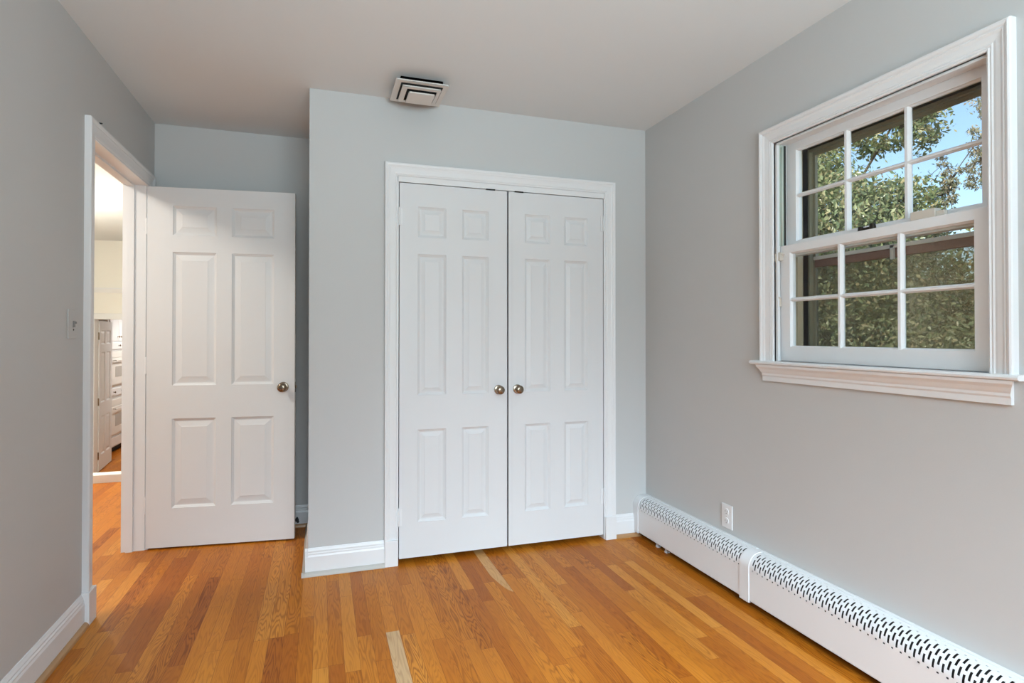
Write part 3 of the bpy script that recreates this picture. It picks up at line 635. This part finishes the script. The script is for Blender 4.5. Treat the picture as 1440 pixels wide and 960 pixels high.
ML_brown = leaf_mat('bronze_leaf', [(.14, .12, .04), (.24, .19, .07), (.34, .28, .10), (.46, .36, .18)], .4)
def leaves(name, C_, size, m, parent, aspect=.45, down=0.0):
    n = len(C_); a = rng.normal(size=(n, 3)); a[:, 2] -= down; a /= np.linalg.norm(a, axis=1)[:, None]
    b = rng.normal(size=(n, 3)); b -= (b*a).sum(1)[:, None]*a; b /= np.linalg.norm(b, axis=1)[:, None]; c = np.cross(a, b)
    L = (size*(.6+.8*rng.random(n)))[:, None]; w = L*aspect
    P = C_-np.array(wpos(parent))
    v = np.stack([P, P+a*L*.5+b*w*.5+c*w*.12, P+a*L, P+a*L*.5-b*w*.5+c*w*.12], 1).reshape(-1, 3)
    me = bpy.data.meshes.new(name); me.vertices.add(4*n); me.vertices.foreach_set('co', v.ravel())
    idx = np.arange(4*n).reshape(n, 4); tri = np.concatenate([idx[:, [0, 1, 2]], idx[:, [0, 2, 3]]], 1).reshape(-1, 3)
    me.loops.add(len(tri)*3); me.loops.foreach_set('vertex_index', tri.ravel()); me.polygons.add(len(tri)); me.polygons.foreach_set('loop_start', np.arange(len(tri))*3); me.polygons.foreach_set('loop_total', np.full(len(tri), 3))
    me.update(); me.validate(); me.materials.append(m)
    o = bpy.data.objects.new(name, me); COL.objects.link(o); o.parent = parent; return o
def tube(bm, pts, r0, r1, n=6):
    prev = None
    for i, p in enumerate(pts):
        p = Vector(p); d = (Vector(pts[min(i+1, len(pts)-1)])-Vector(pts[max(i-1, 0)])).normalized(); q = d.to_track_quat('Z', 'Y'); r = r0+(r1-r0)*i/(len(pts)-1)
        ring = [bm.verts.new(p+q @ Vector((r*math.cos(6.283*k/n), r*math.sin(6.283*k/n), 0))) for k in range(n)]
        if prev:
            for k in range(n): bm.faces.new((prev[k], prev[(k+1) % n], ring[(k+1) % n], ring[k]))
        prev = ring
GZ = -.9
def clump_tree(name, base, blobs, nl, size, m, label, down=.2, shell_=.55, aspect=.45, trunk_r=.12, twig=None):
    """blobs: (x, y, z, rx, ry, rz); leaves crowd towards small sub-clusters inside each blob"""
    t = empty(name, base, label, 'tree')
    pts = []; vol = np.array([b[3]*b[4]*b[5] for b in blobs])**.62; vol /= vol.sum()
    bm = bm_new(); top = Vector((blobs[0][0], blobs[0][1], blobs[0][2]))
    tube(bm, [base, Vector(base).lerp(top, .5)+Vector((.1, .05, 0)), top], trunk_r, trunk_r*.35, 8)
    for b, w in zip(blobs, vol):
        nc = max(6, int(nl*w/45)); d = rng.normal(size=(nc, 3)); d /= np.linalg.norm(d, axis=1)[:, None]
        r = (shell_+(1-shell_)*rng.random(nc))[:, None]; cc = np.array(b[:3])+d*r*np.array(b[3:])
        for q in cc:
            k = int(45*(.6+.8*rng.random())); pts.append(q+rng.normal(size=(k, 3))*np.array([1, 1, .8])*min(b[3:])*.13+np.array([0, 0, -.02]))
        if b is not blobs[0]:
            c0 = Vector(b[:3]); tube(bm, [top, top.lerp(c0, .5)+Vector((.02, 0, .05)), c0], trunk_r*.2, trunk_r*.1, 6)
        for q in cc[::max(1, nc//10)]:
            s = np.array(b[:3]); mid = (s+q)/2+rng.normal(size=3)*.06; tube(bm, [s, mid, q], trunk_r*.22, trunk_r*.05, 5)
    obj('trunk', bm, M_bark, t)
    leaves('foliage', np.concatenate(pts), size, m, t, aspect, down); return t
def at(px, dist): # helper used only to choose garden positions: bearing of a pixel column
    a = .3196+math.atan((px-720)/808.2); return (dist*math.sin(a), dist*math.cos(a))
x, y = at(1158, 8.2)
clump_tree('broadleaf_tree', (x, y, GZ), [(x, y, 2.35, 1.05, 1.05, .98), (x-.2, y+.24, 3.35, .62, .62, .60), (x+.47, y-.56, 3.72, .55, .55, .38), (x+.58, y-.70, 2.60, .42, .42, .55), (x-1.0, y+1.2, 3.0, .8, .8, 1.2), (x+.3, y-.3, 1.0, 1.3, 1.3, .9), (x+.15, y-.2, 2.7, .75, .75, .6)], 56000, .062, ML_mag, 'sunlit green and yellow broadleaf tree filling the left panes of the window')
x, y = at(1385, 8.5)
clump_tree('pale_tree', (x+.4, y-.4, GZ), [(x+.22, y-.26, 4.05, .42, .42, .55), (x-.22, y+.26, 3.0, .17, .17, .45), (x+.0, y-.0, 3.25, .20, .20, .5), (x-.40, y+.47, 3.80, .18, .18, .14), (x+.1, y-.1, 3.85, .22, .22, .2)], 9000, .045, ML_pale, 'pale olive tree with drooping sprays against the blue sky', down=1.0, shell_=.2, aspect=.32, trunk_r=.045)
x, y = at(1160, 12.5)
clump_tree('dark_evergreen', (x, y, GZ), [(x, y, 1.6, 2.2, 2.2, 2.1), (x+1.2, y-1.2, .8, 1.8, 1.8, 1.7)], 22000, .095, ML_hedge, 'dark green evergreen seen through the lower left panes of the window')
x, y = at(1270, 10.8)
clump_tree('garden_shrub', (x, y, GZ), [(x, y, .9, 1.5, 1.5, 1.75), (x+.2, y-.6, -.1, 1.3, 1.3, 1.0)], 24000, .062, ML_hedge, 'green shrub seen through the middle lower panes of the window')
x, y = at(1375, 10.0)
clump_tree('bronze_shrub', (x, y, GZ), [(x, y, .9, 1.6, 1.6, 1.75), (x+.7, y-1.2, .6, 1.6, 1.6, 1.6), (x-.4, y+.3, -.2, 1.1, 1.1, .9)], 26000, .06, ML_brown, 'bronze brown shrub seen through the lower right panes of the window')
x, y = at(1290, 23)
clump_tree('distant_tree', (x, y, GZ), [(x, y, 1.6, 5.5, 5.5, 2.9), (x-4.5, y+5, 2.2, 4.5, 4.5, 3.4), (x+4.4, y-5.2, 1.6, 4.5, 4.5, 2.9)], 26000, .20, ML_hedge, 'distant dark trees along the back of the garden')
def ground_mat():
    m = mat('leaf_litter', (.16, .09, .05), .95); nt = m.node_tree; b = nt.nodes['Principled BSDF']
    t = nt.nodes.new('ShaderNodeTexVoronoi'); t.inputs['Scale'].default_value = 14; g = nt.nodes.new('ShaderNodeNewGeometry'); nt.links.new(g.outputs['Position'], t.inputs['Vector'])
    mx = N(nt, 'ShaderNodeMix', None, data_type='RGBA'); nt.links.new(N(nt, 'ShaderNodeSeparateColor', None, t.outputs['Color']).outputs[0], mx.inputs[0]); mx.inputs[6].default_value = (.10, .075, .035, 1); mx.inputs[7].default_value = (.34, .19, .12, 1); nt.links.new(mx.outputs[2], b.inputs['Base Color']); return m
bm = bm_new(); n = 24; G = [[bm.verts.new((2.3+i*2.2, -14+j*2.2, GZ+.12*math.sin(i*1.3)*math.cos(j*.9)+ .02*i)) for j in range(n)] for i in range(n)]
for i in range(n-1):
    for j in range(n-1): bm.faces.new((G[i][j], G[i+1][j], G[i+1][j+1], G[i][j+1]))
S(obj('ground', bm, ground_mat(), smooth=True), 'leaf-strewn reddish garden ground outside the window', 'ground')
